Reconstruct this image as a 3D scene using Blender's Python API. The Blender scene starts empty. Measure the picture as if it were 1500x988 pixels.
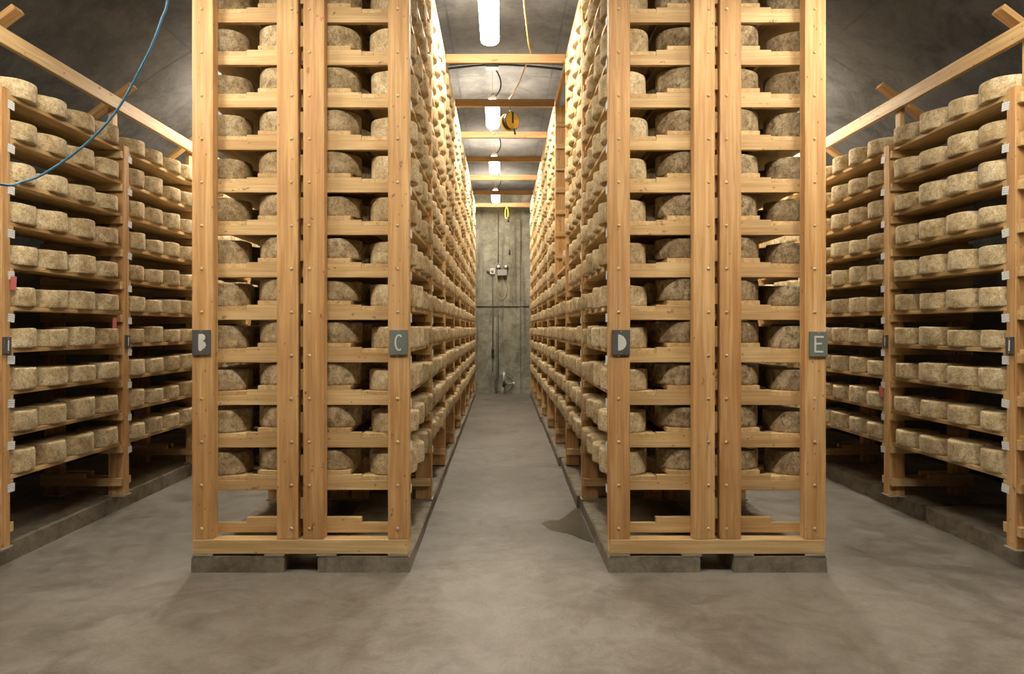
import bpy, bmesh, math, random
import numpy as np
from mathutils import Vector, Matrix

# ------------------------------------------------------------------ camera, world, exposure
scene = bpy.context.scene
C = scene.collection
R = random.Random(7)
FPX = 1000.0                    # focal length in pixels of the 1500 x 988 frame (24 mm on a 36 mm sensor)
VPX, VPY, EYE = 733.0, 482.0, 1.5

cam_d = bpy.data.cameras.new('camera')
cam_d.lens, cam_d.sensor_width = 24.0, 36.0
cam_d.shift_x, cam_d.shift_y = (750 - VPX) / 1500, (VPY - 494) / 1500
cam_d.clip_start, cam_d.clip_end = 0.05, 100
cam = bpy.data.objects.new('camera', cam_d)
C.objects.link(cam)
cam.location = (0, 0, EYE)
cam.rotation_euler = (math.radians(90), 0, 0)
scene.camera = cam

world = bpy.data.worlds.new('world')
scene.world = world
world.use_nodes = True
world.node_tree.nodes['Background'].inputs[0].default_value = (0.02, 0.02, 0.02, 1)
world.node_tree.nodes['Background'].inputs[1].default_value = 0.0
scene.view_settings.view_transform = 'Standard'
scene.view_settings.look = 'None'
scene.view_settings.gamma = 1
scene.view_settings.use_curve_mapping = False
scene.view_settings.exposure = 1.2
scene.cycles.diffuse_bounces = 2
LAMP_STRENGTH = 48.0
LAMP_COLOUR = (1.0, 0.91, 0.77)


def at(px, py, depth):
    """photo pixel and distance along the view axis -> point"""
    return Vector(((px - VPX) * depth / FPX, depth, EYE - (py - VPY) * depth / FPX))


# ------------------------------------------------------------------ layout (metres)
Z0, BAY = 4.2, 1.37             # front plane of the racks, frame spacing
NB = 8                          # bays to the end wall
PD, PW = 0.076, 0.13            # post depth (along the aisle) and width
RT, RH, STEP = 0.038, 0.095, 0.035   # rail thickness, height, step for the lower board
LV0, LVP = 0.283, 0.2665        # low rail top of level 0, level pitch
PT = 0.027                      # shelf board thickness
YEND = 15.87
ROOMX, ROOMA, SPRING, RISE = 0.05, 4.45, 1.7, 3.0


def frame_y(k):
    return Z0 + BAY * k


# ------------------------------------------------------------------ materials
MATS = {}


class NT:
    def __init__(self, name):
        self.m = bpy.data.materials.new(name)
        self.m.use_nodes = True
        self.t = self.m.node_tree
        self.b = self.t.nodes['Principled BSDF']
        MATS[name] = self.m

    def n(self, typ, **kw):
        nd = self.t.nodes.new(typ)
        for k, v in kw.items():
            if k.startswith('i_'):
                key = k[2:]
                key = int(key) if key.isdigit() else key.replace('_', ' ')
                nd.inputs[key].default_value = v
            else:
                setattr(nd, k, v)
        return nd

    def l(self, a, b):
        self.t.links.new(a, b)

    def math(self, op, a, b=None, clamp=False):
        nd = self.n('ShaderNodeMath', operation=op, use_clamp=clamp)
        for i, v in enumerate((a, b)):
            if v is None:
                continue
            if isinstance(v, (int, float)):
                nd.inputs[i].default_value = v
            else:
                self.l(v, nd.inputs[i])
        return nd.outputs[0]

    def ramp(self, fac, stops, interp='LINEAR'):
        nd = self.n('ShaderNodeValToRGB')
        cr = nd.color_ramp
        cr.interpolation = interp
        while len(cr.elements) < len(stops):
            cr.elements.new(0.5)
        for e, (p, c) in zip(cr.elements, stops):
            e.position = p
            e.color = (c, c, c, 1) if isinstance(c, (int, float)) else (*c, 1)
        self.l(fac, nd.inputs[0])
        return nd.outputs[0]

    def mix(self, fac, a, b, mode='MIX'):
        nd = self.n('ShaderNodeMix', data_type='RGBA', blend_type=mode)
        for idx, v in ((0, fac), (6, a), (7, b)):
            if isinstance(v, (int, float)):
                nd.inputs[idx].default_value = v
            elif isinstance(v, tuple):
                nd.inputs[idx].default_value = (*v, 1)
            else:
                self.l(v, nd.inputs[idx])
        return nd.outputs[2]

    def noise(self, vec, scale, detail=4, rough=0.55, dist=0.0):
        nd = self.n('ShaderNodeTexNoise', i_Scale=scale, i_Detail=detail, i_Roughness=rough, i_Distortion=dist)
        if vec is not None:
            self.l(vec, nd.inputs['Vector'])
        return nd.outputs['Fac']

    def mapped(self, vec, scale):
        nd = self.n('ShaderNodeVectorMath', operation='MULTIPLY')
        self.l(vec, nd.inputs[0])
        nd.inputs[1].default_value = scale
        return nd.outputs[0]

    def bump(self, h, strength, dist=0.01):
        nd = self.n('ShaderNodeBump', i_Strength=strength, i_Distance=dist)
        self.l(h, nd.inputs['Height'])
        self.l(nd.outputs[0], self.b.inputs['Normal'])

    def jittered(self):
        """object coordinates shifted by a random amount for each object"""
        tc = self.n('ShaderNodeTexCoord')
        oi = self.n('ShaderNodeObjectInfo')
        cx = self.n('ShaderNodeCombineXYZ')
        self.l(self.math('MULTIPLY', oi.outputs['Random'], 31.0), cx.inputs[0])
        self.l(self.math('MULTIPLY', oi.outputs['Random'], 17.0), cx.inputs[1])
        self.l(self.math('MULTIPLY', oi.outputs['Random'], 23.0), cx.inputs[2])
        ad = self.n('ShaderNodeVectorMath', operation='ADD')
        self.l(tc.outputs['Object'], ad.inputs[0])
        self.l(cx.outputs[0], ad.inputs[1])
        return ad.outputs[0], oi.outputs['Random']


def plain(name, col, rough=0.5, metal=0.0):
    t = NT(name)
    v, _ = t.jittered()
    f = t.noise(v, 22, 3)
    t.l(t.ramp(f, [(0.3, tuple(c * 0.86 for c in col)), (0.7, col)]), t.b.inputs['Base Color'])
    t.b.inputs['Roughness'].default_value = rough
    t.b.inputs['Metallic'].default_value = metal
    return t.m


def wood(name, axis, light, dark, knot=(0.16, 0.065, 0.02)):
    t = NT(name)
    v, rnd = t.jittered()
    sc = [24.0, 24.0, 24.0]
    sc[axis] = 1.1
    g = t.noise(t.mapped(v, tuple(sc)), 1.0, 5, 0.6, 0.6)
    sc2 = [95.0, 95.0, 95.0]
    sc2[axis] = 2.5
    g2 = t.noise(t.mapped(v, tuple(sc2)), 1.0, 2, 0.5)
    broad = t.noise(v, 1.7, 2)
    col = t.ramp(g, [(0.36, dark), (0.5, tuple((a + b) / 2 for a, b in zip(light, dark))), (0.60, light)])
    col = t.mix(0.3, col, t.ramp(g2, [(0.38, 0.5), (0.58, 1.0)]), 'MULTIPLY')
    col = t.mix(0.5, col, t.ramp(broad, [(0.35, (0.80, 0.74, 0.66)), (0.65, (1.0, 1.0, 1.0))]), 'MULTIPLY')
    col = t.mix(1.0, col, t.ramp(rnd, [(0.0, (0.86, 0.80, 0.74)), (0.5, (1.0, 0.98, 0.94)), (1.0, (1.08, 1.08, 1.06))]), 'MULTIPLY')
    ks = [13.0, 13.0, 13.0]
    ks[axis] = 6.5
    vo = t.n('ShaderNodeTexVoronoi', i_Scale=1.0, i_Randomness=1.0)
    wob = t.n('ShaderNodeVectorMath', operation='ADD')
    t.l(t.mapped(v, tuple(ks)), wob.inputs[0])
    t.l(t.noise(v, 30, 2), wob.inputs[1])
    t.l(wob.outputs[0], vo.inputs['Vector'])
    spot = t.ramp(vo.outputs['Distance'], [(0.07, 1.0), (0.17, 0.0)])
    pick = t.ramp(vo.outputs['Color'], [(0.62, 0.0), (0.65, 1.0)])
    kf = t.math('MULTIPLY', t.math('MULTIPLY', spot, pick), 0.8)
    col = t.mix(kf, col, knot)
    vo2 = t.n('ShaderNodeTexVoronoi', i_Scale=1.0, i_Randomness=1.0)
    ks2 = [24.0, 24.0, 24.0]
    ks2[axis] = 13.0
    t.l(t.mapped(v, tuple(ks2)), vo2.inputs['Vector'])
    dot = t.ramp(vo2.outputs['Distance'], [(0.07, 1.0), (0.13, 0.0)])
    pk2 = t.ramp(vo2.outputs['Color'], [(0.50, 0.0), (0.52, 1.0)])
    col = t.mix(t.math('MULTIPLY', t.math('MULTIPLY', dot, pk2), 0.75), col, knot)
    t.l(col, t.b.inputs['Base Color'])
    t.b.inputs['Roughness'].default_value = 0.62
    t.bump(g2, 0.12, 0.004)
    return t.m


FIR_L, FIR_D = (0.81, 0.53, 0.25), (0.60, 0.325, 0.115)
PINE_L, PINE_D = (0.82, 0.60, 0.31), (0.68, 0.44, 0.19)
for ax, nm in enumerate('xyz'):
    wood('fir_' + nm, ax, FIR_L, FIR_D)
    wood('pine_' + nm, ax, PINE_L, PINE_D)


wood('darkened_timber', 0, (0.50, 0.32, 0.15), (0.36, 0.205, 0.085))  # tie beam wood, colour darkened to offset the strong light of nearby lamps


def concrete(name, c1, c2, stain, scale=1.0, rough=0.75, seams=None, stain_amt=0.6, streak=False):
    t = NT(name)
    tc = t.n('ShaderNodeTexCoord')
    geo = t.n('ShaderNodeNewGeometry')
    v = geo.outputs['Position']
    big = t.noise(v, 0.55 * scale, 5, 0.6, 0.4)
    mid = t.noise(v, 3.4 * scale, 8, 0.72, 0.5)
    fine = t.noise(v, 38 * scale, 4, 0.6)
    f = t.math('ADD', t.math('MULTIPLY', big, 0.42), t.math('MULTIPLY', mid, 0.58))
    col = t.ramp(f, [(0.40, c2), (0.58, c1)])
    st = t.ramp(t.noise(v, 1.05 * scale, 7, 0.7, 0.9), [(0.53, 0.0), (0.72, stain_amt)])
    col = t.mix(st, col, stain)
    col = t.mix(0.45, col, t.ramp(fine, [(0.3, 0.72), (0.62, 1.0)]), 'MULTIPLY')
    if streak:
        sk = t.ramp(t.noise(t.mapped(v, (5.0, 5.0, 0.35)), 1.0, 5, 0.65, 0.3), [(0.52, 0.0), (0.68, 0.75)])
        col = t.mix(sk, col, stain)
    if seams:
        uv = t.n('ShaderNodeSeparateXYZ')
        t.l(tc.outputs['UV'], uv.inputs[0])
        lines = None
        for out, step, w in ((0, seams[0], 0.012), (1, seams[1], 0.014)):
            fr = t.math('PINGPONG', uv.outputs[out], step / 2)
            ln = t.math('LESS_THAN', fr, w)
            lines = ln if lines is None else t.math('MAXIMUM', lines, ln)
        brk = t.ramp(t.noise(v, 3.0, 3), [(0.38, 0.15), (0.6, 0.75)])
        lines = t.math('MULTIPLY', lines, brk)
        col = t.mix(lines, col, (0.05, 0.045, 0.04))
    t.l(col, t.b.inputs['Base Color'])
    t.l(t.ramp(mid, [(0.3, rough - 0.12), (0.7, rough + 0.1)]), t.b.inputs['Roughness'])
    t.bump(fine, 0.25, 0.006)
    return t


floor_nt = concrete('floor_concrete', (0.265, 0.242, 0.21), (0.13, 0.112, 0.087), (0.085, 0.062, 0.036), 1.5, 0.48, stain_amt=0.75)
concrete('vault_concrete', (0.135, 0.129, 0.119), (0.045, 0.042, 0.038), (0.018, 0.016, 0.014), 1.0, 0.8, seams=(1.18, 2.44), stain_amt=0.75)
concrete('wall_concrete', (0.44, 0.42, 0.33), (0.22, 0.21, 0.155), (0.07, 0.062, 0.04), 1.6, 0.8, streak=True)
concrete('curb_concrete', (0.31, 0.265, 0.20), (0.15, 0.122, 0.083), (0.05, 0.038, 0.022), 4.0, 0.85)

# cheese rind


def rind(name, lo, mid, hi, spot, bloom, spot_amt):
    t = NT(name)
    v, rnd = t.jittered()
    geo = t.n('ShaderNodeNewGeometry')
    a1 = t.noise(v, 9, 6, 0.7, 0.5)
    a2 = t.noise(v, 26, 6, 0.75, 0.4)
    a3 = t.noise(v, 95, 3, 0.6)
    col = t.ramp(a1, [(0.36, lo), (0.5, mid), (0.62, hi)])
    col = t.mix(t.ramp(a2, [(0.50, 0.0), (0.64, spot_amt)]), col, spot)
    col = t.mix(t.ramp(a2, [(0.30, 0.75), (0.43, 0.0)]), col, bloom)
    col = t.mix(0.75, col, t.ramp(a3, [(0.34, 0.55), (0.56, 1.0)]), 'MULTIPLY')
    cell = t.n('ShaderNodeTexVoronoi', i_Scale=3.1)
    t.l(geo.outputs['Position'], cell.inputs['Vector'])
    sep = t.n('ShaderNodeSeparateColor')
    t.l(cell.outputs['Color'], sep.inputs[0])
    tint = t.math('MULTIPLY', t.math('ADD', rnd, sep.outputs[0]), 0.5)
    col = t.mix(1.0, col, t.ramp(tint, [(0.05, (0.68, 0.62, 0.54)), (0.5, (0.96, 0.94, 0.90)), (0.9, (1.10, 1.08, 1.05))]), 'MULTIPLY')
    t.l(col, t.b.inputs['Base Color'])
    t.b.inputs['Roughness'].default_value = 0.85
    hh = t.math('ADD', t.math('MULTIPLY', a2, 0.7), t.math('MULTIPLY', a3, 0.35))
    t.bump(hh, 0.85, 0.009)


rind('cheese_rind', (0.54, 0.395, 0.205), (0.75, 0.60, 0.36), (0.87, 0.745, 0.51), (0.27, 0.18, 0.075), (0.90, 0.81, 0.60), 0.55)
rind('cheese_rind_tan', (0.37, 0.265, 0.135), (0.56, 0.43, 0.25), (0.72, 0.595, 0.395), (0.17, 0.11, 0.045), (0.80, 0.69, 0.50), 0.7)
rind('cheese_rind_brown', (0.27, 0.19, 0.10), (0.44, 0.335, 0.195), (0.64, 0.525, 0.35), (0.10, 0.065, 0.03), (0.74, 0.64, 0.47), 0.85)

plain('steel', (0.55, 0.53, 0.50), 0.35, 0.9)
plain('bolt_metal', (0.80, 0.56, 0.30), 0.4, 0.1)
plain('black_rubber', (0.018, 0.017, 0.016), 0.5)
plain('blue_hose', (0.075, 0.23, 0.38), 0.45)
plain('yellow_cord', (0.62, 0.42, 0.13), 0.5)
plain('reel_yellow', (0.92, 0.58, 0.06), 0.5)
plain('strap_yellow', (0.75, 0.62, 0.05), 0.5)
plain('white_plastic', (0.74, 0.74, 0.72), 0.4)
plain('grey_box', (0.34, 0.345, 0.32), 0.5)
plain('lamp_body', (0.70, 0.70, 0.67), 0.5)
plain('slate_dark', (0.085, 0.08, 0.078), 0.7)
plain('slate_green', (0.155, 0.185, 0.155), 0.7)
plain('chalk_white', (0.74, 0.74, 0.69), 0.8)
plain('pink_paper', (0.80, 0.20, 0.20), 0.8)
plain('red_paint', (0.55, 0.05, 0.03), 0.5)
plain('shim_wood', (0.36, 0.32, 0.24), 0.8)
plain('pipe_grey', (0.16, 0.155, 0.135), 0.6)
t = NT('spill')
v, _ = t.jittered()
t.l(t.ramp(t.noise(v, 5, 5, 0.6, 0.5), [(0.3, (0.062, 0.054, 0.026)), (0.7, (0.115, 0.10, 0.058))]), t.b.inputs['Base Color'])
t.b.inputs['Roughness'].default_value = 0.3
# printed paper shelf tag
t = NT('tag_paper')
tc = t.n('ShaderNodeTexCoord')
s = t.n('ShaderNodeSeparateXYZ')
t.l(tc.outputs['Object'], s.inputs[0])
rows = t.math('LESS_THAN', t.math('PINGPONG', s.outputs[2], 0.0065), 0.0024)
brk = t.ramp(t.noise(t.mapped(tc.outputs['Object'], (160, 160, 60)), 1.0, 2), [(0.46, 0.0), (0.5, 1.0)])
t.l(t.mix(t.math('MULTIPLY', rows, brk), (0.86, 0.86, 0.84), (0.42, 0.42, 0.44)), t.b.inputs['Base Color'])
t.b.inputs['Roughness'].default_value = 0.7
# lit diffuser
t = NT('lit_diffuser')
t.b.inputs['Base Color'].default_value = (0.9, 0.9, 0.88, 1)
t.b.inputs['Emission Color'].default_value = (*LAMP_COLOUR, 1)
t.b.inputs['Emission Strength'].default_value = LAMP_STRENGTH
t = NT('lit_tube')
t.b.inputs['Emission Color'].default_value = (*LAMP_COLOUR, 1)
t.b.inputs['Emission Strength'].default_value = LAMP_STRENGTH * 1.75


# ------------------------------------------------------------------ mesh helpers
def obj(name, mesh, parent=None, loc=(0, 0, 0), rot=None, **props):
    o = bpy.data.objects.new(name, mesh)
    C.objects.link(o)
    o.location = loc
    if rot is not None:
        o.rotation_euler = rot
    o.parent = parent
    for k, v_ in props.items():
        o[k] = v_
    return o


def empty(name, loc=(0, 0, 0), **props):
    o = obj(name, None, None, loc, **props)
    o.empty_display_size = 0.1
    return o


class MB:
    def __init__(self):
        self.v, self.f, self.smooth = [], [], []

    def add(self, vs, fs, smooth=False):
        o = len(self.v)
        self.v += [tuple(p) for p in vs]
        self.f += [tuple(i + o for i in f) for f in fs]
        self.smooth += [smooth] * len(fs)
        return self

    def box(self, x0, x1, y0, y1, z0, z1):
        vs = [(x, y, z) for z in (z0, z1) for y in (y0, y1) for x in (x0, x1)]
        return self.add(vs, [(0, 2, 3, 1), (4, 5, 7, 6), (0, 1, 5, 4), (2, 6, 7, 3), (0, 4, 6, 2), (1, 3, 7, 5)])

    def prism(self, poly, axis, a, b):
        """polygon in the two other axes, extruded along axis from a to b"""
        n = len(poly)

        def P(u, w, c):
            return [(c, u, w), (u, c, w), (u, w, c)][axis]
        vs = [P(u, w, a) for u, w in poly] + [P(u, w, b) for u, w in poly]
        fs = [tuple(range(n))[::-1], tuple(range(n, 2 * n))] + [(i, (i + 1) % n, n + (i + 1) % n, n + i) for i in range(n)]
        return self.add(vs, fs)

    def tube(self, pts, r, seg=8, cap=True):
        pts = [Vector(p) for p in pts]
        n = len(pts)
        vs, fs = [], []
        up = None
        for i, p in enumerate(pts):
            d = (pts[min(i + 1, n - 1)] - pts[max(i - 1, 0)]).normalized()
            if up is None:
                up = Vector((0, 0, 1)) if abs(d.z) < 0.9 else Vector((1, 0, 0))
            s_ = d.cross(up).normalized()
            up = s_.cross(d).normalized()
            for j in range(seg):
                a = 2 * math.pi * j / seg
                vs.append(p + r * (math.cos(a) * s_ + math.sin(a) * up))
        for i in range(n - 1):
            for j in range(seg):
                k = (j + 1) % seg
                fs.append((i * seg + j, i * seg + k, (i + 1) * seg + k, (i + 1) * seg + j))
        if cap:
            fs.append(tuple(range(seg))[::-1])
            fs.append(tuple((n - 1) * seg + j for j in range(seg)))
        return self.add(vs, fs, True)

    def disc(self, c, axis, r, t_, seg=20):
        c = Vector(c)
        ax = Vector(axis).normalized()
        return self.tube([c - ax * t_ / 2, c + ax * t_ / 2], r, seg)

    def mesh(self, name, mat, bevel=0.0):
        me = bpy.data.meshes.new(name)
        me.from_pydata(self.v, [], self.f)
        me.polygons.foreach_set('use_smooth', self.smooth)
        bm = bmesh.new()
        bm.from_mesh(me)
        bmesh.ops.recalc_face_normals(bm, faces=bm.faces)
        if bevel:
            bmesh.ops.bevel(bm, geom=bm.edges[:], offset=bevel, segments=1, affect='EDGES', clamp_overlap=True)
        bm.to_mesh(me)
        bm.free()
        me.materials.append(MATS[mat] if isinstance(mat, str) else mat)
        me.update()
        return me


def box_mesh(name, sx, sy, sz, mat, bevel=0.0025):
    """box centred in x and y, standing on z = 0"""
    return MB().box(-sx / 2, sx / 2, -sy / 2, sy / 2, 0, sz).mesh(name, mat, bevel)


def catmull(pts, sub=6):
    pts = [Vector(p) for p in pts]
    P = [2 * pts[0] - pts[1]] + pts + [2 * pts[-1] - pts[-2]]
    out = []
    for i in range(1, len(P) - 2):
        a, b, c, d = P[i - 1:i + 3]
        for j in range(sub):
            u = j / sub
            out.append(0.5 * ((2 * b) + (c - a) * u + (2 * a - 5 * b + 4 * c - d) * u * u + (3 * b - a - 3 * c + d) * u ** 3))
    out.append(pts[-1])
    return out


# ------------------------------------------------------------------ the room
YFRONT = -3.2
XL, XR = ROOMX - ROOMA, ROOMX + ROOMA


def vault_z(x):
    u = (x - ROOMX) / ROOMA
    return SPRING + RISE * math.sqrt(max(0.0, 1 - u * u))


obj('floor', MB().box(XL - .2, XR + .2, YFRONT - .2, YEND + .2, -0.2, 0).mesh('floor', 'floor_concrete'), kind='structure')
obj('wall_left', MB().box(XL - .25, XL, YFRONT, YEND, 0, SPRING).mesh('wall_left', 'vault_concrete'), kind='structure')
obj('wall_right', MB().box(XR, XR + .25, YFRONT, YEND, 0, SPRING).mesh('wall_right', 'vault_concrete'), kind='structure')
# barrel vault: shell with thickness, UV in metres (arc length, depth)
NA = 56
ring = []
for i in range(NA + 1):
    a = math.pi * i / NA
    ring.append((ROOMX - ROOMA * math.cos(a), SPRING + RISE * math.sin(a), ROOMX - (ROOMA + .25) * math.cos(a), SPRING + (RISE + .25) * math.sin(a)))
arc = [0.0]
for i in range(NA):
    arc.append(arc[-1] + math.hypot(ring[i + 1][0] - ring[i][0], ring[i + 1][1] - ring[i][1]))
mid_arc = arc[NA // 2]
bm = bmesh.new()
uvl = bm.loops.layers.uv.new('UVMap')
inn = [[bm.verts.new((r[0], y, r[1])) for r in ring] for y in (YFRONT, YEND)]
out = [[bm.verts.new((r[2], y, r[3])) for r in ring] for y in (YFRONT, YEND)]
for i in range(NA):
    f = bm.faces.new((inn[0][i], inn[1][i], inn[1][i + 1], inn[0][i + 1]))
    f.smooth = True
    for lp, (u, w) in zip(f.loops, ((arc[i], YFRONT), (arc[i], YEND), (arc[i + 1], YEND), (arc[i + 1], YFRONT))):
        lp[uvl].uv = (u - mid_arc + 0.59, w + 1.15)
    bm.faces.new((out[0][i + 1], out[1][i + 1], out[1][i], out[0][i])).smooth = True
me = bpy.data.meshes.new('ceiling')
bm.to_mesh(me)
bm.free()
me.materials.append(MATS['vault_concrete'])
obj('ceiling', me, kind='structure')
# end wall with cast panels standing proud of the joints, and the wall behind the camera
wb = obj('wall_back', MB().box(XL - .25, XR + .25, YEND, YEND + .25, 0, SPRING + RISE + .3).mesh('wall_back', 'wall_concrete'), kind='structure')
xs = [-1.98, -0.745, 0.484, 1.71]
zs = [0.0, 2.0, 4.06]
for i in range(3):
    for j in range(2):
        g = 0.02
        m = MB().box(xs[i] + g, xs[i + 1] - g, YEND - 0.05, YEND, zs[j] + (g if j else 0.0), zs[j + 1] - g).mesh('panel', 'wall_concrete', 0.003)
        obj('panel', m, wb)
obj('wall_front', MB().box(XL - .25, XR + .25, YFRONT - .25, YFRONT, 0, SPRING + RISE + .3).mesh('wall_front', 'vault_concrete'), kind='structure')

# ------------------------------------------------------------------ racks
ORD = 'zeroth first second third fourth fifth sixth seventh eighth ninth tenth eleventh twelfth thirteenth fourteenth fifteenth sixteenth'.split()
LBAY = BAY - PD                                   # clear bay length
WD = 0.668                                        # half rack depth


def rail_mesh(s):
    """notched shelf rail of one half rack; s = +1: open side towards +x"""
    pts = [(0.006, -RH), (WD - 0.006, -RH), (WD - 0.006, -STEP), (0.360, -STEP), (0.360, 0.0), (0.006, 0.0)]
    pts = [(s * a, b) for a, b in pts]
    return MB().prism(pts, 1, -RT / 2, RT / 2).mesh('shelf_rail', 'pine_x', 0.002)


RAIL = {s: rail_mesh(s) for s in (-1, 1)}
PLANK_O = MB().box(-0.143, 0.143, -(LBAY - .006) / 2, (LBAY - .006) / 2, 0, PT).mesh('shelf_plank', 'pine_y', 0.002)
PLANK_I = MB().box(-0.117, 0.117, -(LBAY - .006) / 2, (LBAY - .006) / 2, 0, PT).mesh('shelf_plank', 'pine_y', 0.002)
TAG = MB().box(-0.0008, 0.0008, -0.030, 0.030, -0.027, 0.027).mesh('shelf_tag', 'tag_paper')
SPACER = box_mesh('spacer_block', 0.026, 0.03, 0.13, 'pine_z')


def z_low(k):
    return LV0 + LVP * k


def post_mesh(z0, z1, w=PW):
    return box_mesh('post', w, PD, z1 - z0, 'fir_z', 0.003)


def bolt_mesh(levels, z0):
    mb = MB()
    for k in levels:
        zc = z_low(k) + STEP - RH / 2 - z0
        pts = []
        for rr, dy in ((0.0105, 0), (0.0092, -0.004), (0.0055, -0.0075)):
            pts.append([(rr * math.cos(2 * math.pi * j / 8), dy, zc + rr * math.sin(2 * math.pi * j / 8)) for j in range(8)])
        vs = [p for r_ in pts for p in r_]
        fs = [(i * 8 + j, i * 8 + (j + 1) % 8, i * 8 + 8 + (j + 1) % 8, i * 8 + 8 + j) for i in range(2) for j in range(8)]
        fs.append(tuple(16 + j for j in range(8)))
        mb.add(vs, fs, True)
    return mb.mesh('bolt_row', 'bolt_metal')


def joined(name, entries, mat, parent):
    """many copies of small meshes joined into one stuff part; entries: (mesh, matrix)"""
    V, F, o = [], [], 0
    for me_, M in entries:
        co = np.empty(len(me_.vertices) * 3)
        me_.vertices.foreach_get('co', co)
        co = co.reshape(-1, 3)
        A = np.array(M)
        V.append(co @ A[:3, :3].T + A[:3, 3])
        F += [tuple(i + o for i in p.vertices) for p in me_.polygons]
        o += len(co)
    me = bpy.data.meshes.new(name)
    me.from_pydata(np.concatenate(V).tolist(), [], F)
    me.materials.append(MATS[mat])
    return obj(name, me, parent, kind='stuff')


class Rack:
    """a rack of one or two halves: half = (centre x, side, letter)"""

    def __init__(self, label, halves, k0, k1, levels, ztop, lead, category='rack', x0=0.0):
        self.root = empty('cheese_rack', (x0, frame_y(k0), 0), label=label, category=category)
        self.halves, self.k0, self.k1, self.levels, self.ztop = halves, k0, k1, levels, ztop
        self.o = Vector((x0, frame_y(k0), 0))
        self.rails, self.planks, self.tags = [], [], []

    def part(self, name, mesh, loc, rot=None, **p):
        return obj(name, mesh, self.root, Vector(loc) - self.o, rot, **p)


def build_rack(label, halves, k0, k1, levels, ztop, zfoot, front_sill, x0, near_bays, spacer=False, single_deep=False):
    rk = Rack(label, halves, k0, k1, levels, ztop, None, x0=x0)
    post_m = post_mesh(zfoot, ztop)
    post_f = post_mesh(zfoot + (0.092 if front_sill else 0), ztop)
    rails, planks, tags = [], [], []
    for (cx, s, letter) in halves:
        for k in range(k0, k1 + 1):
            y = frame_y(k)
            first = front_sill and k == k0
            zf = zfoot + (0.092 if first else 0)
            for d in (0.016 + PW / 2, WD - PW / 2):
                po = rk.part('post', post_f if first else post_m, (cx + s * d, y + PD / 2, zf))
                if first:
                    zr = levels + 2
                    bx = -s * 0.026 if d < 0.3 else -0.005
                    obj('bolt_row', bolt_mesh(range(0, zr), zf), po, (bx, -PD / 2, 0), kind='stuff')
                elif k <= near_bays:
                    sh = rk.part('shim', box_mesh('shim', PW + .02, PD + .03, 0.012, 'shim_wood', 0.001), (cx + s * d, y + PD / 2, zfoot - 0.012))
            nl = levels + 1
            for lv in range(0, nl):
                zt = z_low(lv) + STEP
                if k < k1:
                    rails.append((k, lv, s, (cx, y + PD + RT / 2, zt)))
                if k > k0:
                    rails.append((k - 0.5, lv, s, (cx, y - RT / 2, zt)))
            if k < k1:
                yc = y + PD + LBAY / 2
                for lv in range(1, nl):
                    if not (letter == 'D' and k == 2 and lv >= 8):
                        planks.append((k, lv, 0, (cx + s * 0.504, yc, z_low(lv))))
                    if not single_deep:
                        planks.append((k + 3, lv, 1, (cx + s * 0.174, yc, z_low(lv) + STEP)))
                    if k <= near_bays:
                        tags.append((k, lv, s, (cx + s * (WD + 0.002), y + PD + 0.006, z_low(lv) + STEP - RH + 0.012 + R.uniform(-.004, .004))))
        if spacer and s == 1:
            for lv in range(0, levels + 1):
                rk.part('spacer_block', SPACER, (cx, frame_y(k0) + 0.05, z_low(lv) + STEP + .002))
    rails.sort(key=lambda r_: r_[0])
    for (k, lv, s, p) in rails[:300]:
        rk.part('shelf_rail', RAIL[s], p)
    if len(rails) > 300:
        joined('shelf_rail_row', [(RAIL[s], Matrix.Translation(Vector(p) - rk.o)) for (k, lv, s, p) in rails[300:]], 'pine_x', rk.root)
    planks.sort(key=lambda r_: r_[0])
    for (k, lv, i, p) in planks[:300]:
        rk.part('shelf_plank', PLANK_I if i else PLANK_O, p)
    if len(planks) > 300:
        joined('shelf_plank_row', [(PLANK_I if i else PLANK_O, Matrix.Translation(Vector(p) - rk.o)) for (k, lv, i, p) in planks[300:]], 'pine_y', rk.root)
    for (k, lv, s, p) in tags:
        rk.part('shelf_tag', TAG, p, (R.uniform(-.12, .12), 0, R.uniform(-.06, .06)))
    return rk


CL, CR = -1.230, 1.336           # centre lines of the two double racks
WL, WR = -3.07 - WD, 3.17 + WD   # inner lines of the two wall racks
rack_bc = build_rack('tall double timber rack carrying the plaques B and C', [(CL, -1, 'B'), (CL, 1, 'C')], 0, NB, 14, 4.215, 0.112, True, CL, 1, spacer=True)
rack_de = build_rack('tall double timber rack carrying the plaques D and E', [(CR, -1, 'D'), (CR, 1, 'E')], 0, NB, 14, 4.215, 0.112, True, CR, 1, spacer=True)
rack_a = build_rack('timber wall rack across the aisle from the post with plaque B', [(WL, 1, 'A')], -1, NB, 10, 3.0, 0.142, False, WL, 2, single_deep=True)
rack_f = build_rack('timber wall rack across the aisle from the post with plaque E', [(WR, -1, 'F')], -1, NB, 10, 3.0, 0.142, False, WR, 2, single_deep=True)

# front sills, shims and top rails of the double racks
for rk, cx in ((rack_bc, CL), (rack_de, CR)):
    rk.part('sill_beam', MB().box(-0.662, 0.662, -0.045, 0.045, 0, 0.088).mesh('sill_beam', 'pine_x', 0.003), (cx, Z0 + 0.043, 0.114))
    for d in (-0.60, -0.16, 0.16, 0.60):
        rk.part('shim', MB().box(-0.062, 0.062, -0.05, 0.045, 0, 0.0125).mesh('shim', 'shim_wood', 0.001), (cx + d, Z0 + 0.043, 0.1008))
    for s in (-1, 1):
        rk.part('top_rail', MB().box(-0.019, 0.019, 0, BAY * NB + PD, 0, 0.09).mesh('top_rail', 'pine_y', 0.002), (cx + s * (WD - 0.019), Z0, 4.2155))

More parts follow.
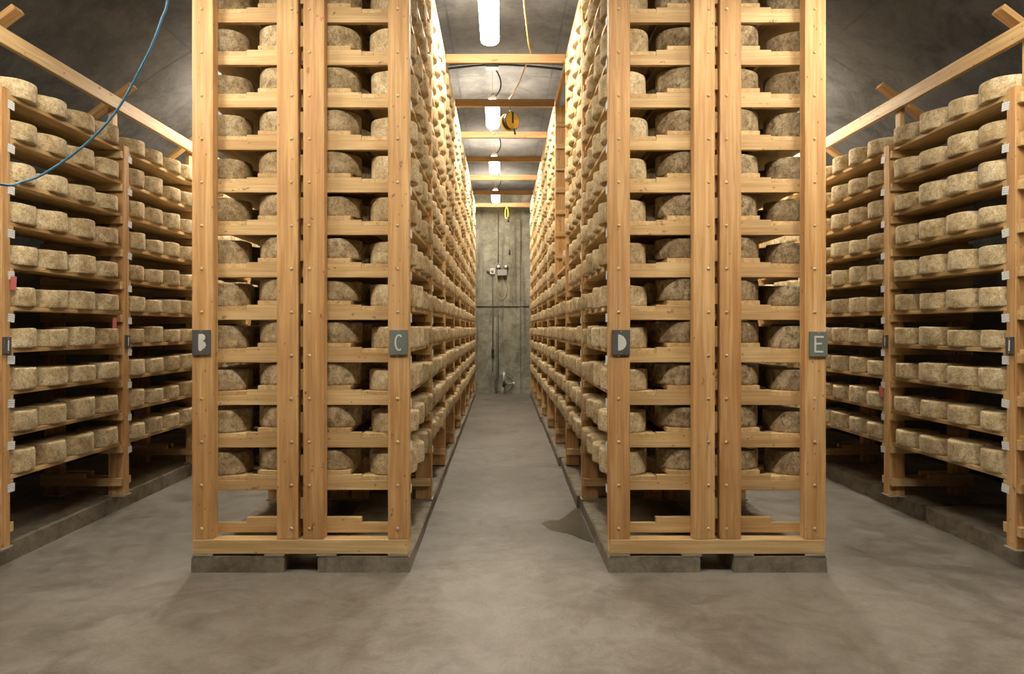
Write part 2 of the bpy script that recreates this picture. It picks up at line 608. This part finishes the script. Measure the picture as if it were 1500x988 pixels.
# ------------------------------------------------------------------ plaques
PLQ_W, PLQ_H = 0.112, 0.155


def stroke(pts, w, closed=False):
    """flat brush stroke along a polyline in x-z, as quads of a prism set"""
    mb = MB()
    P = [Vector((p[0], 0, p[1])) for p in pts]
    for a, b in zip(P, P[1:]):
        d = (b - a).normalized()
        n = Vector((-d.z, 0, d.x)) * w / 2
        e = d * w * 0.35
        q = [a - e + n, a - e - n, b + e - n, b + e + n]
        mb.prism([(c.x, c.z) for c in q], 1, -0.0015, 0.0)
    return mb


def plaque(rk, letter, cx, y, zc, mat, facing=0.0, label=None, w=PLQ_W, h=PLQ_H):
    m = MB().box(-w / 2, w / 2, -0.012, 0, -h / 2, h / 2).mesh('plaque', mat, 0.002)
    pl = rk.part('plaque', m, (cx, y, zc), (0, 0, facing), label=label)
    if letter == 'B':
        pts = [(-.012, .052), (.010, .054), (.024, .046), (.030, .030), (.022, .015), (.014, .008), (.027, .001), (.034, -.016), (.026, -.033), (.010, -.043), (.004, -.052), (-.009, -.052), (-.014, -.035)]
        mb = MB().prism([(x - .003, z) for x, z in pts], 1, -0.0015, 0)
    elif letter == 'D':
        pts = [(-.018, .050), (-.004, .048), (.016, .036), (.030, .014), (.033, -.008), (.026, -.028), (.010, -.044), (-.008, -.050), (-.018, -.048)]
        mb = MB().prism(pts, 1, -0.0015, 0)
    elif letter == 'C':
        arc_a = [math.radians(q) for q in range(48, 318, 15)]
        outer = [(.004 + .0275 * math.cos(a), .051 * math.sin(a)) for a in arc_a]
        inner = [(.004 + .0175 * math.cos(a), .041 * math.sin(a)) for a in arc_a]
        mb = MB()
        for q in range(len(arc_a) - 1):
            mb.add([(x, y, z) for y in (-0.0015, 0.0) for x, z in (outer[q], outer[q + 1], inner[q + 1], inner[q])], [(0, 1, 2, 3), (4, 7, 6, 5), (0, 4, 5, 1), (2, 6, 7, 3)])
    elif letter == 'E':
        mb = MB().prism([(-.026, .051), (.030, .050), (.030, .039), (-.015, .040), (-.015, .008), (.020, .009), (.020, -.002), (-.015, -.003), (-.016, -.040), (.028, -.041), (.028, -.052), (-.027, -.051)], 1, -0.0015, 0)
    else:
        mb = stroke([(0.004, .030), (0.002, -.030)], 0.010)
    obj('letter', mb.mesh('letter', 'chalk_white'), pl, (0, -0.0122, 0))
    for sz in (-1, 1):
        obj('screw', MB().disc((0, -0.013, sz * (h / 2 - .009)), (0, 1, 0), 0.0035, 0.003, 8).mesh('screw', 'steel'), pl)
    return pl


PZ = EYE - (502 - VPY) * Z0 / FPX
plaque(rack_bc, 'B', CL - WD + .062, Z0 - .001, PZ, 'slate_dark', label='dark slate plaque painted with a solid white B')
plaque(rack_bc, 'C', CL + WD - .064, Z0 - .001, PZ, 'slate_green', label='grey green slate plaque with a thin white C')
plaque(rack_de, 'D', CR - WD + .072, Z0 - .001, PZ, 'slate_dark', label='dark slate plaque painted with a solid white D')
plaque(rack_de, 'E', CR + WD - .052, Z0 - .001, PZ - .01, 'slate_green', label='grey green slate plaque with a thin white E')
for rk, x, s in ((rack_a, -3.07, 1), (rack_f, 3.17, -1)):
    for k in (0, 1):
        plaque(rk, '1', x + s * .001, frame_y(k) + PD / 2, PZ - .02, 'slate_dark', s * math.radians(90), label='small dark slate plaque on the aisle face of the post', w=.066, h=.108)

# pink notes tucked at shelf edges
NOTE = MB().box(-0.001, 0.001, -0.026, 0.026, -0.085, 0).mesh('paper_note', 'pink_paper')
for (x, y, z, s, lab) in ((-3.062, Z0 + PD + .02, 1.83, 1, 'pink paper note below the sixth shelf tag of the wall rack facing B'),
                          (-3.055, frame_y(1) - .16, 1.585, 1, 'pink paper slip hanging under the fifth shelf of the wall rack facing B'),
                          (3.163, frame_y(1) + PD + .03, 1.02, -1, 'red paper slip under a shelf tag on the wall rack facing E')):
    obj('paper_note', NOTE, None, (x, y, z), (0, s * .06, 0), label=lab, category='note')

# ------------------------------------------------------------------ longitudinal beams, cripple posts and braces above the wall racks
for s, xf, lab in ((1, -3.07, 'B'), (-1, 3.17, 'E')):
    rk = rack_a if s == 1 else rack_f
    xb = xf - s * 0.075
    rk.part('top_beam', MB().box(-0.019, 0.019, -3.5, YEND - Z0 - .06, 0, 0.105).mesh('top_beam', 'pine_y', 0.002), (xb, Z0, 3.295))
    cr_m = box_mesh('cripple_post', 0.038, 0.07, 0.40, 'pine_z')
    L = 0.50
    br_m = MB().box(-L / 2, L / 2, -0.045, 0.045, -0.019, 0.019).mesh('brace', 'fir_x', 0.002)
    for k in range(-1, NB + 1):
        rk.part('cripple_post', cr_m, (xb - s * 0.039, frame_y(k) + PD / 2, 3.001))
        rk.part('brace', br_m, (xf - s * 0.22, frame_y(k) + .175, 3.40), (0, -s * math.radians(37), 0))

# ------------------------------------------------------------------ tie beams over the central aisle
TX0, TX1 = CL + WD - 0.034, CR - WD + 0.034
for k in range(1, NB + 1):
    n = NB - k + 1
    lab = 'timber tie beam over the central aisle, the one nearest the end wall' if n == 1 else 'timber tie beam over the central aisle, %s out from the end wall' % ORD[n]
    obj('tie_beam', MB().box(TX0 + .04, TX1 - .04, -0.019, 0.019, 0, 0.09).mesh('tie_beam', 'darkened_timber', 0.002), None, (0, frame_y(k) + PD / 2, 4.2155), label=lab, category='beam', group='tie beams over the central aisle')

# ------------------------------------------------------------------ concrete curbs under the racks


def curb(x0, x1, ya, yb, h, label, rot=0.0):
    cxm = (x0 + x1) / 2
    bm = bmesh.new()
    ny = max(2, int((yb - ya) / 0.35))
    rows = []
    for i in range(ny + 1):
        y = (yb - ya) * i / ny
        j = lambda a: R.uniform(-a, a)
        rows.append([bm.verts.new(p) for p in ((x0 - cxm + j(.003), y, 0), (x0 - cxm + j(.004), y, h - .012), (x0 - cxm + .012 + j(.003), y, h), (x1 - cxm - .012 + j(.003), y, h), (x1 - cxm + j(.004), y, h - .012), (x1 - cxm + j(.003), y, 0))])
    for a, b in zip(rows, rows[1:]):
        for q in range(5):
            bm.faces.new((a[q], a[q + 1], b[q + 1], b[q]))
        bm.faces.new((a[5], a[0], b[0], b[5]))
    bm.faces.new(rows[0])
    bm.faces.new(rows[-1][::-1])
    bmesh.ops.recalc_face_normals(bm, faces=bm.faces)
    me = bpy.data.meshes.new('concrete_curb')
    bm.to_mesh(me)
    bm.free()
    me.materials.append(MATS['curb_concrete'])
    return obj('concrete_curb', me, None, (cxm, ya, 0), (0, 0, rot), label=label, category='curb')


yE = frame_y(NB) + PD + .05
curb(CL - WD - .005, CL - .10, Z0 - .004, 9.6, .1, 'long weathered concrete curb under the front end of rack B')
curb(CL - WD - .005, CL - .10, 9.62, yE, .1, 'far concrete curb continuing under rack B towards the end wall')
curb(CL + .108, CL + WD + .004, Z0 - .004, 9.6, .1, 'long weathered concrete curb under the front end of rack C')
curb(CL + .108, CL + WD + .004, 9.62, yE, .1, 'far concrete curb continuing under rack C towards the end wall')
curb(CR + .10, CR + WD + .005, Z0 - .004, 9.6, .1, 'long weathered concrete curb under the front end of rack E')
curb(CR + .10, CR + WD + .005, 9.62, yE, .1, 'far concrete curb continuing under rack E towards the end wall')
segs = [Z0 - .004, 5.72, 7.45, 8.9, 10.9, 13.0, yE]
for i in range(6):
    a, b = segs[i], segs[i + 1] - .03
    dx = (0, .028, .03, .02, .02, .01)[i]
    curb(CR - WD - .004 - dx, CR - .108 - dx, a, b, .1, '%s length of concrete curb under rack D, counted from the plaque end' % ORD[i + 1], (0, -.014, -.012, -.008, -.008, -.004)[i])
curb(XL + .02, -3.155, 1.0, yE, .13, 'continuous concrete curb along the wall rack facing plaque B')
curb(3.285, XR - .02, 1.0, 5.27, .13, 'front length of concrete curb under the wall rack facing plaque E')
curb(3.285, XR - .02, 5.33, yE, .13, 'rear length of concrete curb under wall rack facing E, beyond the gap')

# ------------------------------------------------------------------ cheese wheels


def wheel_mesh(seed, seg, hi, mat='cheese_rind'):
    rr = random.Random(seed)
    Rm, H = 0.1565, 0.132
    if hi:
        prof = [(0.0, 0.002), (0.55, 0.001), (0.925, 0.0), (0.972, 0.012), (0.992, 0.05), (1.0, 0.16), (1.004, 0.5), (1.0, 0.84), (0.992, 0.945), (0.972, 0.988), (0.925, 1.0), (0.55, 0.998), (0.0, 0.995)]
    else:
        prof = [(0.0, 0.002), (0.945, 0.0), (0.99, 0.045), (1.002, 0.25), (1.002, 0.75), (0.99, 0.955), (0.945, 1.0), (0.0, 0.995)]
    ph = [rr.uniform(0, 6.28) for _ in range(8)]
    am = [rr.uniform(0.003, 0.012) for _ in range(4)]
    sag = rr.uniform(-0.02, 0.03)
    vs, fs = [], []
    ringi = []
    for (pr, pz) in prof:
        if pr == 0:
            ringi.append([len(vs)])
            vs.append((0, 0, pz * H))
            continue
        row = []
        for j in range(seg):
            a = 2 * math.pi * j / seg
            w = 1 + am[0] * math.sin(2 * a + ph[0]) + am[1] * math.sin(3 * a + ph[1]) + 0.6 * am[2] * math.sin(5 * a + ph[2] + pz * 2) + 0.5 * am[3] * math.sin(9 * a + ph[3] + pz * 5)
            w += sag * (0.5 - pz) * 0.6 if pr > .8 else 0
            z = pz * H + (0.0025 * math.sin(2 * a + ph[4]) + 0.0015 * math.sin(5 * a + ph[5])) * (1 if pz > 0.5 else 0) * pr
            if hi and pr > 0.9:
                w += 0.0045 * math.sin(13 * a + ph[6] + 7 * pz) * math.sin(5 * a + ph[7] - 9 * pz)
            row.append(len(vs))
            vs.append((Rm * pr * w * math.cos(a), Rm * pr * w * math.sin(a), max(0.0, z)))
        ringi.append(row)
    for a, b in zip(ringi, ringi[1:]):
        for j in range(seg):
            k = (j + 1) % seg
            if len(a) == 1:
                fs.append((a[0], b[k], b[j]))
            elif len(b) == 1:
                fs.append((a[j], a[k], b[0]))
            else:
                fs.append((a[j], a[k], b[k], b[j]))
    return MB().add(vs, fs, True).mesh('round_cheese', mat)


WHEELS = [wheel_mesh(100 + i, 28, True) for i in range(10)]
TAN = [wheel_mesh(130 + i, 28, True, 'cheese_rind_tan') for i in range(10)]
BROWN = [wheel_mesh(150 + i, 28, True, 'cheese_rind_brown') for i in range(10)]
FAR = [wheel_mesh(200 + i, 18, False) for i in range(6)]
PITCH = LBAY / 4
wheels = []        # every wheel: key, position, turn, scale


def add_wheels(rack, cx, s, levels, k0, k1, inner_to):
    for k in range(k0, k1):
        for lv in range(1, levels + 1):
            for p in range(4):
                for row in (0, 1):
                    if row == 1 and k >= inner_to:
                        continue
                    rr = random.Random('%s-%d-%d-%d-%d' % (rack, k, lv, p, row))
                    if rack == 'D' and row == 0 and k == 2 and lv >= 7 and not (p == 0 and lv == 7):
                        continue
                    if rack == 'D' and row == 0 and k == 1 and p == 3 and lv in (6, 7):
                        continue
                    y = frame_y(k) + PD + PITCH * (p + .5) + rr.uniform(-.002, .002)
                    if row == 0:
                        x, z = cx + s * (0.540 + rr.uniform(-.008, .008)), z_low(lv) + PT
                    else:
                        x, z = cx + s * (0.176 + rr.uniform(-.004, .004)), z_low(lv) + STEP + PT
                    sxy = rr.uniform(0.955, 0.985)
                    sz = rr.uniform(0.86, 1.10) if rack in 'AF' else rr.uniform(0.92, 1.16)
                    if row == 1:
                        sz = min(sz, 1.03)
                    wheels.append(((rack, k, lv, p, row), (x, y, z + .0005), rr.uniform(0, 6.28), sxy, sz))


add_wheels('A', WL, 1, 10, -1, NB, -1)
add_wheels('B', CL, -1, 14, 0, NB, 3)
add_wheels('C', CL, 1, 14, 0, NB, 3)
add_wheels('D', CR, -1, 14, 0, NB, 3)
add_wheels('E', CR, 1, 14, 0, NB, 3)
add_wheels('F', WR, -1, 10, -1, NB, -1)


def is_single(key):
    rack, k, lv, p, row = key
    if row == 1:
        return rack in 'BCDE' and k == 0 and p == 0 and lv <= 11
    if rack in 'AF':
        return k == 0 or (k == 1 and p < (4 if rack == 'A' else 3))
    if k != 0:
        return False
    if p == 0:
        return lv <= 12
    return rack in 'CD' and (p == 1 and lv <= 12 or p == 2 and lv <= 13 or p == 3 and 8 <= lv <= 12)


def shade(key):
    """older, browner wheels stand in racks D (inner row) and E, tan ones in B and C (inner row)"""
    if key[0] == 'E' or (key[0] == 'D' and key[4] == 1):
        return 2
    return 1 if key[0] == 'B' or (key[0] == 'C' and key[4] == 1) else 0


rest = []
for (key, loc, turn, sxy, sz) in wheels:
    rack, k, lv, p, row = key
    if is_single(key):
        if rack in 'AF':
            lab = 'mottled cheese wheel, wall rack facing %s, %s shelf up, %s past lettered post' % ('B' if rack == 'A' else 'E', ORD[lv], ORD[max(0, k) * 4 + p + 1])
            grp = 'cheese wheels on the wall racks'
        else:
            lab = 'mottled cheese wheel, %s row of rack %s, %s shelf up, %s behind lettered post' % ('outer' if row == 0 else 'inner', rack, ORD[lv], ORD[max(0, k) * 4 + p + 1])
            grp = 'cheese wheels in the tall double racks'
        o = obj('round_cheese', (WHEELS, TAN, BROWN)[shade(key)][random.Random(repr(key)).randrange(10)], None, loc, (0, 0, turn), label=lab, category='cheese', group=grp)
        o.scale = (sxy, sxy, sz)
    else:
        rest.append((loc, turn, sxy, sz, shade(key)))
if rest:
    V, LV, LS, off = [], [], [], 0
    base = []
    for m in FAR:
        co = np.empty(len(m.vertices) * 3)
        m.vertices.foreach_get('co', co)
        li = np.empty(len(m.loops), dtype=np.int64)
        m.loops.foreach_get('vertex_index', li)
        ls = np.empty(len(m.polygons), dtype=np.int64)
        m.polygons.foreach_get('loop_total', ls)
        base.append((co.reshape(-1, 3), li, ls))
    MI = []
    for i, (loc, turn, sxy, sz, brown) in enumerate(rest):
        co, li, ls = base[(i * 7 + i // 5) % len(base)]
        c, s_ = math.cos(turn) * sxy, math.sin(turn) * sxy
        M = np.array([[c, -s_, 0], [s_, c, 0], [0, 0, sz]])
        V.append(co @ M.T + np.array(loc))
        LV.append(li + off)
        LS.append(ls)
        MI += [int(brown)] * len(ls)
        off += len(co)
    V, LV, LS = np.concatenate(V), np.concatenate(LV), np.concatenate(LS)
    me = bpy.data.meshes.new('round_cheeses_beyond')
    me.vertices.add(len(V))
    me.vertices.foreach_set('co', V.ravel())
    me.loops.add(len(LV))
    me.loops.foreach_set('vertex_index', LV)
    me.polygons.add(len(LS))
    me.polygons.foreach_set('loop_start', np.concatenate([[0], np.cumsum(LS)[:-1]]))
    me.polygons.foreach_set('use_smooth', np.ones(len(LS), dtype=bool))
    me.materials.append(MATS['cheese_rind'])
    me.materials.append(MATS['cheese_rind_tan'])
    me.materials.append(MATS['cheese_rind_brown'])
    me.polygons.foreach_set('material_index', MI)
    me.update(calc_edges=True)
    me.validate()
    obj('round_cheeses_beyond', me, None, kind='stuff', label='many more mottled cheese wheels filling the racks further back', category='cheese')

# ------------------------------------------------------------------ strip lamps
LL = 0.92
house = MB().prism([(-.045, 0.0), (.045, 0.0), (.035, .04), (-.035, .04)], 1, -LL / 2, LL / 2).mesh('housing', 'lamp_body', 0.003)
dif_p = [(.088 * math.cos(a) * (1 - .18 * max(0, math.sin(a))), .055 * math.sin(a)) for a in [2 * math.pi * i / 24 for i in range(24)]]
diff = MB().prism(dif_p, 1, -LL / 2, LL / 2).mesh('diffuser', 'lit_diffuser')
hood_o = [(-.17, -.035), (-.17, -.028), (-.06, .055), (.06, .055), (.17, -.028), (.17, -.035)]
hood_i = [(.055, .045), (-.055, .045)]
hood = MB().prism(hood_o + hood_i, 1, -LL / 2 - .04, LL / 2 + .04).mesh('hood', 'lamp_body')
tube_m = MB().tube([(0, -LL / 2, 0), (0, LL / 2, 0)], .03, 14).mesh('tube', 'lit_tube')
clip_m = MB().box(-.012, .012, -.012, .012, 0, .022).mesh('clip', 'steel', .002)


def lamp(x, y, z, label, cord=True, group=None, hooded=False, turn=0):
    root = empty('strip_lamp', (x, y, z), label=label, category='lamp')
    if group:
        root['group'] = group
    if hooded:
        root.rotation_euler = (0, 0, turn * math.pi / 2)
        obj('hood', hood, root)
        obj('tube', tube_m, root)
    else:
        obj('housing', house, root, (0, 0, 0.052))
        obj('diffuser', diff, root)
    top = vault_z(x) - z - .01
    for s in (-1, 1):
        ch = obj('chain', MB().tube([(0, 0, .11), (0, 0, top)], .003, 6).mesh('chain', 'steel'), root, (0, s * .44, 0))
        obj('clip', clip_m, ch, (0, 0, .09))
    if cord:
        pts = catmull([(.01, -.50, top), (.05, -.47, top - .02), (.10, -.42, top * .72), (.10, -.40, top * .48), (.05, -.40, .11), (.02, -.40, .09)])
        obj('power_cord', MB().tube(pts, .009, 8).mesh('power_cord', 'black_rubber'), root)
    return root


LX = -0.10
for k, n in ((7, 1), (5, 2), (3, 3), (1, 4)):
    lamp(LX, frame_y(k) + PD / 2 + .03 + LL / 2, 4.275, 'lit white strip lamp over the central aisle, %s from the end wall' % ORD[n], group='strip lamps over the central aisle')
for sx, nm in ((-2.49, 'B'), (2.585, 'E')):
    for k, n in ((6, 'far'), (4, 'middle'), (2, 'front')):
        lamp(sx, frame_y(k) + .32, 3.84, '%s lit strip lamp over the side aisle along rack %s' % (n, nm), group='strip lamps over the side aisles')
for sx, yy, turn, nm in ((-2.45, 3.1, 0, 'at the mouth of the side aisle along rack B'), (2.55, 3.1, 0, 'at the mouth of the side aisle along rack E'), (-1.2, 2.3, 1, 'before rack C'), (1.3, 2.3, 1, 'before rack D')):
    lamp(sx, yy, 4.1 if turn else 3.76, 'lit hooded strip lamp %s' % nm, group='hooded strip lamps over the open floor', hooded=True, turn=turn)

# ------------------------------------------------------------------ cords, reel and conduit overhead
ARCP = []
for i in range(-9, 10):
    x = LX + i * .15
    ARCP.append((x, 8.22, vault_z(x) - .016 - .010 * abs(i) * .4))
cd = empty('conduit', (LX, 8.22, vault_z(LX) - .02), label='dark conduit crossing the vault above the third lamp from the end wall', category='conduit')
obj('conduit_pipe', MB().tube(ARCP, .014, 8).mesh('conduit_pipe', 'black_rubber'), cd, -cd.location)
obj('junction_box', MB().box(-.08, .08, -.06, .06, -.055, .0).mesh('junction_box', 'pipe_grey', .004), cd, (0, 0, .012))

yc = [(.16, 3.2, 4.55), (.17, 4.4, 4.36), (.19, 5.62, 4.325), (.235, 6.2, 4.285), (.28, 6.7, 4.29), (.31, 7.0, 4.322), (.27, 7.3, 4.31), (.20, 7.8, 4.285), (.12, 8.3, 4.315), (.115, 8.36, 4.33), (.115, 8.42, 4.30)]
obj('extension_cord', MB().tube(catmull(yc), .008, 8).mesh('extension_cord', 'yellow_cord'), None, label='tan extension cord draped over the tie beams of the central aisle', category='cord')

ry = frame_y(3) + PD / 2
rl = empty('cord_reel', (.115, ry, 4.215), label='round yellow cord reel hanging from a tie beam beside a lamp', category='reel')
tilt = Matrix.Rotation(math.radians(38), 4, 'Z')
hub = []
ax = tilt @ Vector((0, 1, 0))
cen = Vector((0, .02, -.175))
obj('reel_disc', MB().disc(cen - ax * .045, ax, .105, .018, 28).mesh('reel_disc', 'reel_yellow'), rl)
obj('reel_disc', MB().disc(cen + ax * .045, ax, .105, .018, 28).mesh('reel_disc', 'reel_yellow'), rl)
obj('reel_drum', MB().disc(cen, ax, .088, .074, 24).mesh('reel_drum', 'black_rubber'), rl)
rim = [cen + tilt @ Vector((.108 * math.cos(a), -.048, .108 * math.sin(a))) for a in [2 * math.pi * i / 28 for i in range(29)]]
obj('reel_rim', MB().tube(rim, .006, 6, False).mesh('reel_rim', 'black_rubber'), rl)
br = MB()
for q in (-1, 1):
    a0 = cen + ax * q * .062
    br.tube([a0 + Vector((0, 0, -.03)), a0 + Vector((0, 0, .09)), cen + Vector((0, 0, .135))], .011, 6)
br.tube([cen + Vector((0, 0, .13)), (0, 0.0, 0.0)], .008, 6)
obj('reel_bracket', br.mesh('reel_bracket', 'black_rubber'), rl)
obj('reel_cord', MB().tube(catmull([cen + Vector((-.08, -.05, .04)), cen + Vector((-.13, -.06, -.02)), cen + Vector((-.14, -.05, -.12)), cen + Vector((-.19, -.05, -.17)), cen + Vector((-.24, -.03, -.12)), cen + Vector((-.255, 0, -.03))]), .006, 6).mesh('reel_cord', 'white_plastic'), rl)
pg = catmull([cen + Vector((.05, -.04, -.10)), cen + Vector((.06, -.045, -.14)), cen + Vector((.065, -.04, -.17))])
obj('reel_plug', MB().tube(pg, .012, 8).mesh('reel_plug', 'black_rubber'), rl)

st = empty('hanging_strap', (.14, frame_y(8) - .03, 4.20), label='yellow strap with thin dark pull cords hanging before the end wall', category='strap')
obj('strap_loop', MB().tube(catmull([(0, 0, .02), (-.02, -.01, -.04), (-.035, -.01, -.14), (-.02, -.01, -.24), (.015, -.01, -.24), (.035, -.01, -.14), (.02, -.01, -.04), (0, 0, .02)]), .011, 6).mesh('strap_loop', 'strap_yellow'), st)
obj('strap_hook', MB().tube([(.03, -.01, -.22), (.04, -.01, -.34)], .022, 8).mesh('strap_hook', 'black_rubber'), st)
obj('pull_cord', MB().tube(catmull([(-.03, -.01, -.24), (-.05, 0, -.5), (-.055, .02, -.8)]), .007, 6).mesh('pull_cord', 'pipe_grey'), st)
obj('pull_cord', MB().tube(catmull([(.04, -.01, -.34), (.055, 0, -.6), (.06, .02, -.95)]), .007, 6).mesh('pull_cord', 'pipe_grey'), st)
obj('pull_knob', MB().tube([(.06, .02, -.94), (.065, .02, -1.06)], .018, 8).mesh('pull_knob', 'black_rubber'), st)

# blue hose sagging from the vault to the near post of the left wall rack
hp = [Vector((-1.35, 2.95, vault_z(-1.35) - .01)), Vector((-1.42, 3.0, 3.9)), Vector((-1.47, 3.05, 3.4))]
for (px, py, dd) in ((246, -6, 3.10), (237, 28, 3.11), (222, 68, 3.12), (203, 106, 3.13), (179, 150, 3.14), (150, 188, 3.13), (110, 224, 3.10), (62, 256, 3.05), (30, 267, 3.0), (0, 270, 2.96)):
    hp.append(at(px, py, dd))
hp += [Vector((-2.55, 2.92, 2.21)), Vector((-2.85, 2.89, 2.36)), Vector((-3.05, 2.87, 2.52))]
obj('air_hose', MB().tube(catmull(hp), .0055, 10).mesh('air_hose', 'blue_hose'), None, label='thin blue hose sagging in front of the wall rack facing B', category='hose')

# ------------------------------------------------------------------ fittings on the end wall
YW = YEND - .05


def wpt(px, py):
    return ((px - VPX) * YW / FPX, EYE - (py - VPY) * YW / FPX)


em = empty('control_box', (wpt(735.5, 400)[0], YW, wpt(735.5, 400)[1]), label='grey box with twin round lamps on the end wall', category='box')
obj('box_body', MB().box(-.115, .115, -.10, 0, -.07, .07).mesh('box_body', 'grey_box', .006), em)
for s in (-1, 1):
    obj('lamp_head', MB().disc((s * .085, -.06, .135), (0, 1, 0), .052, .09, 16).mesh('lamp_head', 'black_rubber'), em)
    obj('lamp_glass', MB().disc((s * .085, -.109, .135), (0, 1, 0), .040, .008, 16).mesh('lamp_glass', 'white_plastic'), em)
    obj('cable_gland', MB().tube([(s * .07, -.05, -.07), (s * .07, -.05, -.15)], .028, 10).mesh('cable_gland', 'black_rubber'), em)
lp = catmull([(-.07, -.05, -.15), (-.14, -.03, -.35), (-.08, -.02, -.55), (0, -.02, -.62), (.09, -.02, -.52), (.12, -.03, -.33), (.07, -.05, -.15)])
obj('cable_loop', MB().tube(lp, .008, 6).mesh('cable_loop', 'yellow_cord'), em)
x_, z_ = wpt(721.5, 398)
ob = empty('outlet_box', (x_, YW, z_), label='small white outlet box on the end wall beside the grey box', category='box')
obj('box_body', MB().box(-.06, .06, -.07, 0, -.07, .07).mesh('box_body', 'white_plastic', .008), ob)
obj('knob', MB().disc((-.10, -.03, 0), (1, 0, 0), .022, .07, 10).mesh('knob', 'pipe_grey'), ob)
obj('outlet_cover', MB().disc((0, -.075, 0), (0, 1, 0), .036, .012, 14).mesh('outlet_cover', 'grey_box'), ob)
x_, z_ = wpt(722, 518)
cd2 = empty('wall_conduit', (x_, YW, z_), label='grey conduit running down the end wall to a small switch box', category='conduit')
obj('conduit_pipe', MB().tube([(0, -.02, .06), (0, -.02, wpt(0, 404)[1] - z_)], .013, 8).mesh('conduit_pipe', 'pipe_grey'), cd2)
obj('switch_box', MB().box(-.032, .032, -.06, 0, -.10, .10).mesh('switch_box', 'black_rubber', .005), cd2)
obj('conduit_pipe', MB().tube([(0, -.02, -.10), (-.01, -.02, -.42)], .013, 8).mesh('conduit_pipe', 'pipe_grey'), cd2)
x_, z_ = wpt(730, 320)
obj('wall_pipe', MB().tube([(0, 0, .1), (0, 0, wpt(0, 386)[1] - z_ + .0)], .012, 8).mesh('wall_pipe', 'pipe_grey'), None, (x_, YW - .013, z_), label='thin grey pipe on the end wall above the twin lamp box', category='pipe')
x_, z_ = wpt(730, 420)
obj('wall_pipe', MB().tube([(0, 0, 0), (0, 0, wpt(0, 550)[1] - z_)], .011, 8).mesh('wall_pipe', 'pipe_grey'), None, (x_, YW - .013, z_), label='thin grey pipe on the end wall below the twin lamp box', category='pipe')
x_, z_ = wpt(738, 563)
tp = empty('water_tap', (x_, YW, z_), label='water tap with white stand pipe at the foot of the end wall', category='tap')
obj('stand_pipe', MB().tube([(0, -.05, .28), (.005, -.05, .06)], .026, 10).mesh('stand_pipe', 'white_plastic'), tp)
obj('tap_body', MB().tube([(.01, 0, .02), (.0, -.09, .01), (.0, -.10, -.05)], .035, 10).mesh('tap_body', 'black_rubber'), tp)
obj('drain_pipe', MB().tube([(-.015, -.06, -.05), (-.03, -.06, -z_ + .002)], .030, 10).mesh('drain_pipe', 'white_plastic'), tp)
obj('branch_pipe', MB().tube([(.02, -.04, .01), (.20, -.04, .015), (.225, -.04, -.03)], .014, 8).mesh('branch_pipe', 'steel'), tp)
obj('valve_wheel', MB().disc((.225, -.06, .02), (0, 1, 0), .034, .02, 12).mesh('valve_wheel', 'white_plastic'), tp)
hr = [(.21 * math.cos(a) - .01, -.03, .20 * math.sin(a) + .0 + .012) for a in [math.radians(200 - i * 11) for i in range(0, 40)]]
obj('coiled_hose', MB().tube([(p[0], p[1], max(p[2], -z_ + .014)) for p in hr], .008, 6).mesh('coiled_hose', 'pipe_grey'), tp)

# ------------------------------------------------------------------ wet patch on the floor by rack D
sp = []
for (px, py) in ((794, 768), (803, 763), (818, 763), (828, 757), (838, 750), (848, 744), (856, 752), (866, 775), (878, 800), (870, 797), (850, 790), (838, 784), (820, 780), (806, 777)):
    dd = EYE * FPX / (py - VPY)
    sp.append(((px - VPX) * dd / FPX, dd))
sp = [tuple(v_.xy) for v_ in catmull([Vector((a, b, 0)) for a, b in sp] + [Vector((*sp[0], 0))], 4)[:-1]]
sp = [(min(a, CR - WD - .012), b) for a, b in sp]
obj('wet_patch', MB().prism(sp, 2, 0.0004, 0.0016).mesh('wet_patch', 'spill'), None, label='dark wet patch on the concrete floor beside the curb of rack D', category='puddle')
